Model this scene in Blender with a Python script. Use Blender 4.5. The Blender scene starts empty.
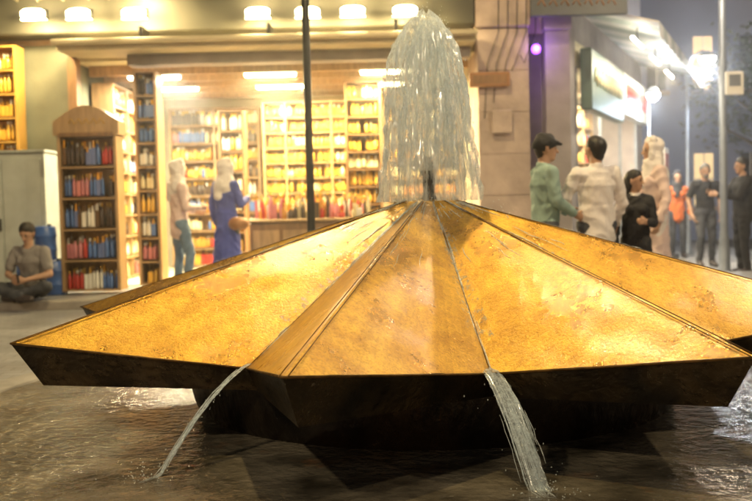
import bpy, bmesh, math, random
import numpy as np
from mathutils import Vector, Matrix, noise
random.seed(7)
C = bpy.context.scene.collection
sc = bpy.context.scene

# ------------------------------------------------------------------ materials
def mat(name, col, rough=0.6, metal=0.0, var=0.25, scale=6.0, bump=0.0, bscale=40.0, emit=None, es=0.0,
        coords='Object', stretch=(1,1,1), spec=0.5, col2=None, alpha=None, trans=0.0):
    m = bpy.data.materials.new(name); m.use_nodes = True
    nt = m.node_tree; b = nt.nodes['Principled BSDF']
    tc = nt.nodes.new('ShaderNodeTexCoord'); mp = nt.nodes.new('ShaderNodeMapping')
    mp.inputs['Scale'].default_value = stretch
    nt.links.new(tc.outputs[coords], mp.inputs[0])
    n = nt.nodes.new('ShaderNodeTexNoise'); n.inputs['Scale'].default_value = scale; n.inputs['Detail'].default_value = 5
    nt.links.new(mp.outputs[0], n.inputs['Vector'])
    r = nt.nodes.new('ShaderNodeValToRGB')
    c2 = col2 if col2 else tuple(c*(1-var) for c in col)
    r.color_ramp.elements[0].position = .33; r.color_ramp.elements[1].position = .67
    r.color_ramp.elements[0].color = (*c2, 1); r.color_ramp.elements[1].color = (*col, 1)
    nt.links.new(n.outputs['Fac'], r.inputs[0]); nt.links.new(r.outputs[0], b.inputs['Base Color'])
    b.inputs['Roughness'].default_value = rough; b.inputs['Metallic'].default_value = metal
    b.inputs['Specular IOR Level'].default_value = spec
    b.inputs['Transmission Weight'].default_value = trans
    if bump > 0:
        n2 = nt.nodes.new('ShaderNodeTexNoise'); n2.inputs['Scale'].default_value = bscale; n2.inputs['Detail'].default_value = 4
        nt.links.new(mp.outputs[0], n2.inputs['Vector'])
        bp = nt.nodes.new('ShaderNodeBump'); bp.inputs['Strength'].default_value = bump; bp.inputs['Distance'].default_value = .02
        nt.links.new(n2.outputs['Fac'], bp.inputs['Height']); nt.links.new(bp.outputs[0], b.inputs['Normal'])
    if emit:
        b.inputs['Emission Color'].default_value = (*emit, 1); b.inputs['Emission Strength'].default_value = es
    if alpha is not None: b.inputs['Alpha'].default_value = alpha
    return m

M = {}
def gold_mat():
    m = bpy.data.materials.new('brass_sheet'); m.use_nodes = True; nt = m.node_tree; b = nt.nodes['Principled BSDF']
    L = nt.links.new
    tc = nt.nodes.new('ShaderNodeTexCoord')
    # run-off coordinates: angle around the apex and height, so stains follow the water
    sp = nt.nodes.new('ShaderNodeSeparateXYZ'); L(tc.outputs['Object'], sp.inputs[0])
    at = nt.nodes.new('ShaderNodeMath'); at.operation = 'ARCTAN2'; L(sp.outputs[0], at.inputs[0]); L(sp.outputs[1], at.inputs[1])
    am = nt.nodes.new('ShaderNodeMath'); am.operation = 'MULTIPLY'; am.inputs[1].default_value = 9; L(at.outputs[0], am.inputs[0])
    cb = nt.nodes.new('ShaderNodeCombineXYZ'); L(am.outputs[0], cb.inputs[0]); L(sp.outputs[2], cb.inputs[1])
    def N(s, d=5, rough=.55, src=None):
        n = nt.nodes.new('ShaderNodeTexNoise'); n.inputs['Scale'].default_value = s; n.inputs['Detail'].default_value = d; n.inputs['Roughness'].default_value = rough
        L(src if src else tc.outputs['Object'], n.inputs['Vector']); return n
    big = N(2.4, 7, .7); fine = N(85, 4, .75); mid = N(15, 8, .78); run = N(1.6, 5, .6, cb.outputs[0])
    def ramp(src, p0, c0, p1, c1):
        r = nt.nodes.new('ShaderNodeValToRGB'); e = r.color_ramp.elements
        e[0].position = p0; e[0].color = (*c0, 1); e[1].position = p1; e[1].color = (*c1, 1); L(src, r.inputs[0]); return r.outputs[0]
    c = ramp(big.outputs['Fac'], .34, (.58, .29, .03), .64, (.93, .59, .085))
    def mul(c, d, f):
        mx = nt.nodes.new('ShaderNodeMix'); mx.data_type = 'RGBA'; mx.blend_type = 'MULTIPLY'; mx.inputs[0].default_value = f
        L(c, mx.inputs[6]); L(d, mx.inputs[7]); return mx.outputs[2]
    c = mul(c, ramp(mid.outputs['Fac'], .28, (.40, .33, .24), .60, (1, 1, 1)), .55)
    c = mul(c, ramp(fine.outputs['Fac'], .34, (.35, .28, .22), .52, (1, 1, 1)), .5)
    c = mul(c, ramp(run.outputs['Fac'], .32, (.45, .36, .25), .62, (1, 1, 1)), .4)
    L(c, b.inputs['Base Color'])
    b.inputs['Metallic'].default_value = .72
    mr = nt.nodes.new('ShaderNodeMapRange'); mr.inputs[1].default_value = .3; mr.inputs[2].default_value = .7; mr.inputs[3].default_value = .2; mr.inputs[4].default_value = .42
    L(big.outputs['Fac'], mr.inputs[0]); L(mr.outputs[0], b.inputs['Roughness'])
    b.inputs['Coat Weight'].default_value = .6; b.inputs['Coat Roughness'].default_value = .08
    def bump(mf, ff, dist):
        bp = nt.nodes.new('ShaderNodeBump'); bp.inputs['Strength'].default_value = .6; bp.inputs['Distance'].default_value = dist
        a_ = nt.nodes.new('ShaderNodeMath'); a_.operation = 'MULTIPLY'; a_.inputs[1].default_value = mf; L(mid.outputs['Fac'], a_.inputs[0])
        c_ = nt.nodes.new('ShaderNodeMath'); c_.operation = 'MULTIPLY_ADD'; c_.inputs[1].default_value = ff; L(fine.outputs['Fac'], c_.inputs[0]); L(a_.outputs[0], c_.inputs[2])
        L(c_.outputs[0], bp.inputs['Height']); return bp
    L(bump(.55, .45, .012).outputs[0], b.inputs['Normal'])
    L(bump(.32, .12, .008).outputs[0], b.inputs['Coat Normal'])
    return m
M['gold'] = gold_mat()
M['seam'] = mat('seam', (.20, .11, .03), .5, .6, .6, 20)
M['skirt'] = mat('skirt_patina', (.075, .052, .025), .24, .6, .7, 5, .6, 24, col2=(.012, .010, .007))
M['ped'] = mat('wet_pedestal', (.030, .022, .014), .22, .3, .7, 4, .6, 25, stretch=(1, 1, .4), col2=(.006, .005, .004))
M['nozzle'] = mat('nozzle', (.03, .03, .03), .4, .7)

def water_floor():
    m = bpy.data.materials.new('water_floor'); m.use_nodes = True; nt = m.node_tree; b = nt.nodes['Principled BSDF']; L = nt.links.new
    tc = nt.nodes.new('ShaderNodeTexCoord')
    n = nt.nodes.new('ShaderNodeTexNoise'); n.inputs['Scale'].default_value = 3; n.inputs['Detail'].default_value = 7; L(tc.outputs['Object'], n.inputs['Vector'])
    r = nt.nodes.new('ShaderNodeValToRGB'); r.color_ramp.elements[0].color = (.03, .026, .019, 1); r.color_ramp.elements[1].color = (.19, .165, .125, 1)
    r.color_ramp.elements[0].position = .35; r.color_ramp.elements[1].position = .7
    L(n.outputs['Fac'], r.inputs[0])
    n3 = nt.nodes.new('ShaderNodeTexNoise'); n3.inputs['Scale'].default_value = 1.1; n3.inputs['Detail'].default_value = 8; n3.inputs['Roughness'].default_value = .75; L(tc.outputs['Object'], n3.inputs['Vector'])
    r3 = nt.nodes.new('ShaderNodeMapRange'); r3.inputs[1].default_value = .56; r3.inputs[2].default_value = .74; L(n3.outputs['Fac'], r3.inputs[0])
    mx = nt.nodes.new('ShaderNodeMix'); mx.data_type = 'RGBA'; L(r3.outputs[0], mx.inputs[0]); L(r.outputs[0], mx.inputs[6]); mx.inputs[7].default_value = (.20, .085, .03, 1)
    L(mx.outputs[2], b.inputs['Base Color'])
    b.inputs['Roughness'].default_value = .1; b.inputs['IOR'].default_value = 1.65
    n2 = nt.nodes.new('ShaderNodeTexNoise'); n2.inputs['Scale'].default_value = 17; n2.inputs['Detail'].default_value = 5; n2.inputs['Distortion'].default_value = .3
    L(tc.outputs['Object'], n2.inputs['Vector'])
    bp = nt.nodes.new('ShaderNodeBump'); bp.inputs['Strength'].default_value = .8; bp.inputs['Distance'].default_value = .02
    L(n2.outputs['Fac'], bp.inputs['Height']); L(bp.outputs[0], b.inputs['Normal'])
    return m
M['pool'] = water_floor()

def paving():
    m = bpy.data.materials.new('paving'); m.use_nodes = True; nt = m.node_tree; b = nt.nodes['Principled BSDF']; L = nt.links.new
    tc = nt.nodes.new('ShaderNodeTexCoord')
    br = nt.nodes.new('ShaderNodeTexBrick'); br.inputs['Scale'].default_value = 2.2; br.inputs['Mortar Size'].default_value = .012
    br.inputs['Color1'].default_value = (.36, .365, .38, 1); br.inputs['Color2'].default_value = (.28, .285, .30, 1); br.inputs['Mortar'].default_value = (.13, .13, .135, 1)
    L(tc.outputs['Object'], br.inputs['Vector'])
    n = nt.nodes.new('ShaderNodeTexNoise'); n.inputs['Scale'].default_value = 1.3; n.inputs['Detail'].default_value = 6; L(tc.outputs['Object'], n.inputs['Vector'])
    mx = nt.nodes.new('ShaderNodeMix'); mx.data_type = 'RGBA'; mx.blend_type = 'MULTIPLY'; mx.inputs[0].default_value = .6
    r = nt.nodes.new('ShaderNodeValToRGB'); r.color_ramp.elements[0].color = (.5, .5, .5, 1); r.color_ramp.elements[0].position = .35; r.color_ramp.elements[1].position = .65
    L(n.outputs['Fac'], r.inputs[0]); L(br.outputs[0], mx.inputs[6]); L(r.outputs[0], mx.inputs[7]); L(mx.outputs[2], b.inputs['Base Color'])
    mr = nt.nodes.new('ShaderNodeMapRange'); mr.inputs[3].default_value = .2; mr.inputs[4].default_value = .55
    L(n.outputs['Fac'], mr.inputs[0]); L(mr.outputs[0], b.inputs['Roughness'])
    return m
M['paving'] = paving()
M['kerb'] = mat('kerb_stone', (.32, .30, .27), .7, bump=.2)
M['asphalt'] = mat('asphalt', (.06, .06, .065), .6, bump=.2, bscale=80)
M['wall_dark'] = mat('wall_dark', (.15, .16, .12), .8, var=.4, scale=2, bump=.2)
M['wall_stone'] = mat('wall_stone', (.46, .37, .33), .8, var=.4, scale=3, bump=.4, bscale=20)
M['wall_grey'] = mat('wall_grey', (.30, .27, .27), .8, var=.3, scale=3, bump=.3)
M['fascia'] = mat('fascia', (.05, .05, .035), .55, var=.4, scale=2)
M['canopy'] = mat('canopy_beige', (.50, .44, .30), .55, var=.25, scale=3)
M['cream'] = mat('cream_wall', (.66, .60, .42), .7, var=.1)
M['wood'] = mat('wood', (.24, .13, .055), .5, var=.4, scale=5, stretch=(4, 4, .6))
M['wood_l'] = mat('wood_light', (.42, .27, .13), .5, var=.35, scale=5, stretch=(4, 4, .6))
M['wood_y'] = mat('wood_yellow', (.62, .36, .08), .5, var=.25, scale=5, stretch=(4, 4, .6))
M['glass'] = mat('window_glass', (.03, .035, .045), .08, var=.1)
M['lamp'] = mat('lamp_glow', (1, .9, .65), .5, emit=(1, .80, .40), es=40)
M['lampw'] = mat('lamp_white', (1, 1, 1), .5, emit=(1, .90, .68), es=26)
M['lampb'] = mat('lamp_cool', (1, 1, 1), .5, emit=(.75, .85, 1), es=18)
M['lampp'] = mat('lamp_purple', (.5, .2, 1), .5, emit=(.30, .06, 1), es=6)
M['win_lit'] = mat('window_lit', (.8, .6, .3), .5, emit=(1, .72, .35), es=.9)
M['iron'] = mat('iron_dark', (.03, .032, .035), .45, .6)
M['steel'] = mat('steel_grey', (.22, .25, .30), .5, .4)
M['plas_blue'] = mat('plastic_blue', (.05, .13, .42), .35)
M['cab_grey'] = mat('cabinet_grey', (.46, .52, .49), .5, .1, .15)
M['white'] = mat('white_paint', (.75, .75, .73), .5, var=.08)
M['sign_pale'] = mat('sign_pale', (.50, .52, .50), .5, var=.2)
M['sign_dk'] = mat('sign_dark', (.05, .06, .07), .4)
M['sign_teal'] = mat('sign_teal', (.05, .11, .10), .4)
M['sign_br'] = mat('sign_brown', (.30, .14, .05), .5)
M['red'] = mat('red_paint', (.6, .05, .02), .4, emit=(1, .12, .03), es=.6)
M['leaf'] = mat('foliage', (.07, .10, .03), .6, var=.6, scale=1.5, col2=(.02, .035, .012))
M['bark'] = mat('bark', (.10, .075, .05), .9, bump=.5)
BC = [('b_gold', (.80, .50, .08)), ('b_amber', (.65, .30, .05)), ('b_cream', (.80, .72, .45)), ('b_red', (.50, .05, .04)),
      ('b_blue', (.08, .17, .45)), ('b_green', (.08, .25, .10)), ('b_white', (.8, .8, .75)), ('b_dark', (.06, .04, .03)), ('b_rose', (.6, .22, .25))]
for k, c in BC: M[k] = mat(k, c, .25, .25 if k == 'b_gold' else 0, .2)

# ------------------------------------------------------------------ mesh helpers
def new_obj(name, me, parent=None, loc=(0, 0, 0), rot=0):
    o = bpy.data.objects.new(name, me); C.objects.link(o)
    o.location = loc; o.rotation_euler[2] = rot
    if parent: o.parent = parent
    return o
def empty(name, loc=(0, 0, 0), rot=0, parent=None):
    return new_obj(name, None, parent, loc, rot)

class MB:
    def __init__(s): s.v = []; s.f = []; s.m = []; s.mats = []; s.sm = []
    def mi(s, k):
        if k not in s.mats: s.mats.append(k)
        return s.mats.index(k)
    def add(s, vs, fs, k, smooth=False):
        o = len(s.v); i = s.mi(k); s.v += [tuple(v) for v in vs]
        for f in fs: s.f.append(tuple(a+o for a in f)); s.m.append(i); s.sm.append(smooth)
    def box(s, x0, x1, y0, y1, z0, z1, k, ch=0.0):
        if ch <= 0:
            s.add([(x0,y0,z0),(x1,y0,z0),(x1,y1,z0),(x0,y1,z0),(x0,y0,z1),(x1,y0,z1),(x1,y1,z1),(x0,y1,z1)],
                  [(0,3,2,1),(4,5,6,7),(0,1,5,4),(1,2,6,5),(2,3,7,6),(3,0,4,7)], k)
        else:
            c = ch; V = []
            for z, i in ((z0, c), (z0+c, 0), (z1-c, 0), (z1, c)):
                V += [(x0+i, y0+i, z), (x1-i, y0+i, z), (x1-i, y1-i, z), (x0+i, y1-i, z)]
            F = [(0,3,2,1), (12,13,14,15)]
            for l in range(3):
                for j in range(4):
                    a = l*4+j; b = l*4+(j+1) % 4; F.append((a, b, b+4, a+4))
            s.add(V, F, k)
    def lathe(s, cx, cy, prof, n, k, smooth=True, z0=0, cap=True):
        V = []; F = []
        for (r, z) in prof:
            for j in range(n):
                a = 2*math.pi*j/n; V.append((cx+r*math.cos(a), cy+r*math.sin(a), z0+z))
        for l in range(len(prof)-1):
            for j in range(n):
                a = l*n+j; b = l*n+(j+1) % n; F.append((a, b, b+n, a+n))
        if cap:
            F.append(tuple(range((len(prof)-1)*n, len(prof)*n))); F.append(tuple(reversed(range(n))))
        s.add(V, F, k, smooth)
    def tube(s, pts, rad, k, n=8, smooth=True):
        pts = [Vector(p) for p in pts]; V = []; F = []
        for i, p in enumerate(pts):
            d = (pts[min(i+1, len(pts)-1)] - pts[max(i-1, 0)]).normalized()
            u = d.cross(Vector((.13, .2, 1))); 
            if u.length < .1: u = d.cross(Vector((1, 0, 0)))
            u.normalize(); w = d.cross(u)
            r = rad[i] if isinstance(rad, (list, tuple)) else rad
            for j in range(n):
                a = 2*math.pi*j/n; V.append(p+u*r*math.cos(a)+w*r*math.sin(a))
        for l in range(len(pts)-1):
            for j in range(n):
                a = l*n+j; b = l*n+(j+1) % n; F.append((a, b, b+n, a+n))
        F.append(tuple(range((len(pts)-1)*n, len(pts)*n))); F.append(tuple(reversed(range(n))))
        s.add(V, F, k, smooth)
    def obj(s, name, parent=None, loc=(0, 0, 0), rot=0, recalc=True):
        me = bpy.data.meshes.new(name); me.from_pydata(s.v, [], s.f)
        for k in s.mats: me.materials.append(M[k])
        me.polygons.foreach_set('material_index', s.m); me.polygons.foreach_set('use_smooth', s.sm)
        if recalc:
            bm = bmesh.new(); bm.from_mesh(me); bmesh.ops.recalc_face_normals(bm, faces=bm.faces[:]); bm.to_mesh(me); bm.free()
        me.update(); return new_obj(name, me, parent, loc, rot)

def bottle(mb, x, y, z, h, r, k, cap='b_gold'):
    t = random.random()
    if t < .35:
        mb.box(x-r, x+r, y-r*.7, y+r*.7, z, z+h*.7, k, r*.12)
        mb.box(x-r*.35, x+r*.35, y-r*.35, y+r*.35, z+h*.7, z+h, cap)
    else:
        mb.lathe(x, y, [(r*.9, 0), (r, h*.1), (r, h*.6), (r*.4, h*.75), (r*.35, h*.85)], 7, k, z0=z)
        mb.lathe(x, y, [(r*.45, h*.85), (r*.4, h)], 6, cap, z0=z)

def shelf_unit(name, x0, x1, z0, z1, y, depth, rows, pal, wood='wood', parent=None, loc=(0,0,0), rot=0, dens=1.0, hr=.8, crown=False, fin=0):
    e = empty(name, loc, rot, parent)
    b = MB(); t = .035
    b.box(x0, x0+t, y, y+depth, z0, z1, wood); b.box(x1-t, x1, y, y+depth, z0, z1, wood)
    b.box(x0+t, x1-t, y+depth-.02, y+depth-.002, z0+.01, z1-.01, wood)
    hgt = (z1-z0)/rows
    for i in range(rows+1):
        zz = z0+i*hgt
        b.box(x0+t+.001, x1-t-.001, y+.003, y+depth-.021, zz if i == 0 else zz-.02, zz+.02 if i == 0 else zz, wood)
    for j in range(fin):
        xx = x0+(x1-x0)*(j+1)/(fin+1); b.box(xx-.015, xx+.015, y+.002, y+depth-.022, z0+.02, z1-.02, wood)
    if crown:
        w = (x1-x0)/2; cx = (x0+x1)/2; n = 16; V = []
        for yy in (y-.02, y+depth):
            V.append((x0-.04, yy, z1)); 
            for k in range(n+1):
                u = -1+2*k/n; V.append((cx+u*(w+.04), yy, z1+.16+.2*max(0, math.cos(u*1.5))**1.2))
            V.append((x1+.04, yy, z1))
        L_ = n+3; F = [tuple(range(L_)), tuple(reversed(range(L_, 2*L_)))]
        for k in range(L_): F.append((k, (k+1) % L_, (k+1) % L_+L_, k+L_))
        b.add(V, F, wood)
        b.box(x0+.03, x1-.03, y-.03, y-.021, z1-.02, z1+.03, 'wood', .004)
        for k in range(5): b.tube([(cx-.2+k*.09, y-.026, z1+.14), (cx-.17+k*.09, y-.028, z1+.2), (cx-.13+k*.09, y-.026, z1+.13)], .006, 'b_gold', 5)
    b.obj('frame', e)
    g = MB()
    for i in range(rows):
        zz = z0+i*hgt+.022; x = x0+t+.035; k = random.choice(pal); hh = hgt*hr*random.uniform(.8, 1)
        run = random.randint(2, 5)
        while x < x1-t-.03:
            r = random.uniform(.020, .034)/dens; h1 = min(hh*random.uniform(.94, 1.04), hgt-.05)
            if random.random() > .05:
                cp = random.choice(['b_gold', 'b_gold', 'b_white', 'b_dark'])
                bottle(g, x, y+.06+random.uniform(0, .03), zz, h1, r, k, cp)
                if depth > .25 and random.random() < .6: bottle(g, x+.01, y+.17, zz, min(h1*1.05, hgt-.05), r, k, cp)
            x += 2*r+random.uniform(.002, .012); run -= 1
            if run <= 0: k = random.choice(pal); hh = hgt*hr*random.uniform(.7, 1); run = random.randint(1, 5)
    g.obj('goods', e)
    return e

def light(name, kind, loc, energy, col, size=.2, rot=None, parent=None, spot=None, sy=None):
    l = bpy.data.lights.new(name, kind); l.energy = energy; l.color = col
    if kind == 'AREA':
        l.size = size
        if sy: l.shape = 'RECTANGLE'; l.size_y = sy
    elif kind == 'SUN': l.angle = size
    else: l.shadow_soft_size = size
    if spot: l.spot_size = math.radians(spot); l.spot_blend = .6
    o = bpy.data.objects.new(name, l); C.objects.link(o); o.location = loc
    if rot is not None: o.rotation_euler = rot
    if parent: o.parent = parent
    return o

# ------------------------------------------------------------------ ground
g = MB(); g.add([(-300, -60, 0), (300, -60, 0), (300, 500, 0), (-300, 500, 0)], [(0, 1, 2, 3)], 'paving'); g.obj('ground')
g = MB(); g.box(-40, 6.0, 11.55, 13.49, -.05, .10, 'paving', .01); g.box(-40, 6.0, 11.40, 11.55, -.05, .105, 'kerb', .015)
g.obj('pavement')
g = MB(); g.add([(7.2, 14, .004), (13, 14, .004), (26, 120, .004), (16, 120, .004)], [(0, 1, 2, 3)], 'asphalt'); g.obj('road')
g = MB()
for i in range(12):
    y = 16+i*6; x = 9.6+(y-14)*.1; g.add([(x, y, .008), (x+.12, y, .008), (x+.45, y+2.5, .008), (x+.33, y+2.5, .008)], [(0, 1, 2, 3)], 'white')
g.obj('road_marking')

# ------------------------------------------------------------------ fountain
CX, CY = .31, 5.70; R = 2.29; RV = 1.47; RT = .15
fnt = empty('star_fountain', (CX, CY, 0))
def ang(deg):
    a = math.radians(deg); return Vector((math.sin(a), -math.cos(a), 0))
A0 = -16.5
def up(v):      # the point on the small crown of the roof from which a given rim direction starts
    d = Vector((v.x, v.y, 0)); f = d.length/R; return d.normalized()*RT*(.55+.45*f)+Vector((0, 0, 1.10+.025*f))
def on(v, t): return up(v).lerp(v, t)
tips = [ang(A0+45*i)*R+Vector((0, 0, .505)) for i in range(8)]
vals = [ang(A0+23.0+45*i)*RV+Vector((0, 0, .372)) for i in range(8)]
n = 40
top = MB(); 
for i in range(8):
    for (a, b) in ((tips[i], vals[i]), (vals[i-1], tips[i])):
        V = []; F = []; ua, ub = up(a), up(b); NU = 26
        for r_ in range(n+1):
            for c_ in range(NU+1):
                t = r_/n; u = c_/NU; p = ua.lerp(ub, u).lerp(a.lerp(b, u), t); w = min(u, 1-u)*4*t
                V.append(p+Vector((0, 0, (noise.noise(p*2.5)*.016+noise.noise(p*8)*.005+noise.noise(p*20)*.001)*min(1, w))))
        for r_ in range(n):
            for c_ in range(NU): q = r_*(NU+1)+c_; F.append((q, q+1, q+NU+2, q+NU+1))
        top.add(V, F, 'gold', True)
ring = []
for i in range(8): ring += [up(tips[i]), up(vals[i])]
top.add(ring+[Vector((0, 0, 1.135))], [(q, (q+1) % 16, 16) for q in range(16)], 'gold')
top.obj('brass_roof', fnt)
s = MB()
for i in range(8):
    t = tips[i]; side = Vector((-t.y, t.x, 0)).normalized()
    for off in (-.012, .012):
        s.tube([on(t, k/10)+side*off*(.4+k/10)+Vector((0, 0, -.0005)) for k in range(0, 11)], .0024, 'seam', 5)
    v = vals[i]; s.tube([on(v, k/8)+Vector((0, 0, .000)) for k in range(0, 9)], .003, 'seam', 5)
    for a, b in ((tips[i], vals[i]), (vals[i-1], tips[i])): s.tube([a, a.lerp(b, .5), b], .006, 'seam', 6)
s.obj('seams', fnt)
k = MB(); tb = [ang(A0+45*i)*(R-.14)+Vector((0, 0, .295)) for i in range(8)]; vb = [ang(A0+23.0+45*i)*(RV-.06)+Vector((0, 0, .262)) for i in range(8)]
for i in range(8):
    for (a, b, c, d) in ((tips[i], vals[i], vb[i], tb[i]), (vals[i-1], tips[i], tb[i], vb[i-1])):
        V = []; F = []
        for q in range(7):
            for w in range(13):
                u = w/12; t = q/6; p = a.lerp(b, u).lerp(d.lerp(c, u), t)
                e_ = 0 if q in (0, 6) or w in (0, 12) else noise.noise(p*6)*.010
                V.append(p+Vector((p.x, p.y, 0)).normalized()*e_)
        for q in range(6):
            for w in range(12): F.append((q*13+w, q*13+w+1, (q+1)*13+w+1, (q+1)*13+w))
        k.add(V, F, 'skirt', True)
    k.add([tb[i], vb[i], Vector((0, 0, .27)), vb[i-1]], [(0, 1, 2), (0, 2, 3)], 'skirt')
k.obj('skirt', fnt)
p = MB(); p.lathe(0, 0, [(1.30, -.02), (1.31, .0), (1.345, .06), (1.36, .12), (1.39, .25), (1.39, .258)], 64, 'ped', cap=False)
p.obj('pedestal', fnt)
p = MB(); p.lathe(0, 0, [(.05, 1.12), (.04, 1.15), (.034, 1.16), (.034, 1.27), (.046, 1.275), (.046, 1.31), (.03, 1.33), (.026, 1.37)], 16, 'nozzle'); p.obj('nozzle', fnt)
p = MB(); p.lathe(CX, CY, [(2.66, .012), (0.01, .012)], 96, 'pool', cap=False); p.obj('water')
p = MB(); p.lathe(CX, CY, [(2.66, -.02), (2.66, .022), (2.68, .03), (2.86, .03), (2.88, .022), (2.88, -.02)], 96, 'kerb', cap=False); p.obj('basin_kerb')

# ------------------------------------------------------------------ moving water
def water_mat(name, sc_, stretch, lo, hi, amin=0., amax=.8, zfade=None):
    m = bpy.data.materials.new(name); m.use_nodes = True; nt = m.node_tree; L = nt.links.new
    for nn in list(nt.nodes): nt.nodes.remove(nn)
    out = nt.nodes.new('ShaderNodeOutputMaterial'); tc = nt.nodes.new('ShaderNodeTexCoord'); mp = nt.nodes.new('ShaderNodeMapping')
    mp.inputs['Scale'].default_value = stretch; L(tc.outputs['Object'], mp.inputs[0])
    n1 = nt.nodes.new('ShaderNodeTexNoise'); n1.inputs['Scale'].default_value = sc_; n1.inputs['Detail'].default_value = 5; n1.inputs['Roughness'].default_value = .7
    L(mp.outputs[0], n1.inputs['Vector'])
    r = nt.nodes.new('ShaderNodeMapRange'); r.inputs[1].default_value = lo; r.inputs[2].default_value = hi; r.inputs[3].default_value = amin; r.inputs[4].default_value = amax
    L(n1.outputs['Fac'], r.inputs[0]); al = r.outputs[0]
    if zfade:
        sp = nt.nodes.new('ShaderNodeSeparateXYZ'); L(tc.outputs['Object'], sp.inputs[0])
        zr = nt.nodes.new('ShaderNodeMapRange'); zr.inputs[1].default_value = zfade[0]; zr.inputs[2].default_value = zfade[1]; zr.inputs[3].default_value = zfade[2]; L(sp.outputs[2], zr.inputs[0])
        mm = nt.nodes.new('ShaderNodeMath'); mm.operation = 'MULTIPLY'; L(al, mm.inputs[0]); L(zr.outputs[0], mm.inputs[1]); al = mm.outputs[0]
    df = nt.nodes.new('ShaderNodeBsdfDiffuse'); df.inputs[0].default_value = (.88, .96, 1, 1)
    tl = nt.nodes.new('ShaderNodeBsdfTranslucent'); tl.inputs[0].default_value = (.88, .96, 1, 1)
    gl = nt.nodes.new('ShaderNodeBsdfGlossy'); gl.inputs['Roughness'].default_value = .2
    m1 = nt.nodes.new('ShaderNodeMixShader'); L(df.outputs[0], m1.inputs[1]); L(tl.outputs[0], m1.inputs[2]); m1.inputs[0].default_value = .6
    m2 = nt.nodes.new('ShaderNodeMixShader'); L(m1.outputs[0], m2.inputs[1]); L(gl.outputs[0], m2.inputs[2]); m2.inputs[0].default_value = .15
    tr = nt.nodes.new('ShaderNodeBsdfTransparent'); m3 = nt.nodes.new('ShaderNodeMixShader')
    L(al, m3.inputs[0]); L(tr.outputs[0], m3.inputs[1]); L(m2.outputs[0], m3.inputs[2]); L(m3.outputs[0], out.inputs[0])
    return m
M['jet'] = water_mat('jet_water', 42, (1, 1, .12), .38, .60, .14, .92, (1.1, 1.6, .62))
M['ribbon'] = water_mat('ribbon_water', 50, (1, 1, .3), .38, .62, .08, .85)
M['strand'] = water_mat('strand_water', 40, (1, 1, .4), .3, .6, .2, .9)
M['film'] = water_mat('film_water', 26, (1, 1, 1), .47, .66, 0, .5)
jet = empty('fountain_water', (CX, CY, 0))
j = MB()
prof = [(1.12, .275), (1.3, .268), (1.45, .256), (1.6, .242), (1.75, .222), (1.9, .195), (2.0, .168), (2.08, .132), (2.14, .085), (2.18, .02)]
for sh, (fac, zb) in enumerate(((1.0, 1.12), (.62, 1.30))):
    V = []; F = []; N_ = 100; NQ = 70
    for q in range(NQ+1):
        z = zb+(2.18-zb)*q/NQ
        rr = float(np.interp(z, [a for a, _ in prof], [b for _, b in prof]))*fac
        for w in range(N_):
            a = 2*math.pi*w/N_
            k_ = 1+.20*noise.noise(Vector((math.cos(a)*2.5, math.sin(a)*2.5, z*2.2+sh*9)))+.14*noise.noise(Vector((math.cos(a)*9, math.sin(a)*9, z*5+sh)))+.09*noise.noise(Vector((math.cos(a)*24, math.sin(a)*24, z*12+sh)))
            zt = z+.05*noise.noise(Vector((math.cos(a)*2, math.sin(a)*2, sh+z*5)))*((z-1.12)/1.06)-.05*sh*((z-1.12)/1.06)
            V.append((rr*k_*math.cos(a), rr*k_*math.sin(a), zt))
    for q in range(NQ):
        for w in range(N_): F.append((q*N_+w, q*N_+(w+1) % N_, (q+1)*N_+(w+1) % N_, (q+1)*N_+w))
    j.add(V, F, 'jet', True)
j.obj('veil', jet, recalc=False)
def drop(mb, c, s_, e=1.0):
    V = [c+Vector(d)*s_ for d in ((1,0,0),(-1,0,0),(0,1,0),(0,-1,0),(0,0,e),(0,0,-e))]
    mb.add(V, [(0,2,4),(2,1,4),(1,3,4),(3,0,4),(2,0,5),(1,2,5),(3,1,5),(0,3,5)], 'strand', True)
j = MB()
for i in range(320):
    a = random.uniform(0, 2*math.pi); rm = .28*math.sqrt(random.uniform(.03, 1.15)); pk = 2.18-.24*(rm/.27)**2-random.uniform(0, .10)
    t0 = random.uniform(0, .85); t1 = min(1, t0+random.uniform(.05, .25)); pts = []
    for q in range(6):
        t = t0+(t1-t0)*q/5; z = pk-(pk-1.1)*t*t; rr = rm*(.4+.68*t); pts.append((rr*math.cos(a), rr*math.sin(a), z))
    w_ = random.uniform(.001, .0032); j.tube(pts, [w_*.3, w_, w_*1.2, w_, w_*.8, w_*.2], 'strand', 5)
for i in range(1300):
    a = random.uniform(0, 6.28); z = 1.12+random.random()*1.06; rb = float(np.interp(z, [a_ for a_, _ in prof], [b_ for _, b_ in prof]))
    r0 = rb*random.uniform(.8, 1.1)+abs(random.gauss(0, .014))
    if i % 3 == 0: r0 = random.uniform(.05, .5); z = 1.16-.32*r0+abs(random.gauss(0, .05))
    if i % 6 == 0: z = 2.12+random.gauss(0, .045); r0 = random.uniform(0, .14)
    s_ = random.uniform(.001, .003); drop(j, Vector((r0*math.cos(a), r0*math.sin(a), z)), s_, 2.0)
j.obj('strands', jet, recalc=False)
j = MB()
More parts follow.
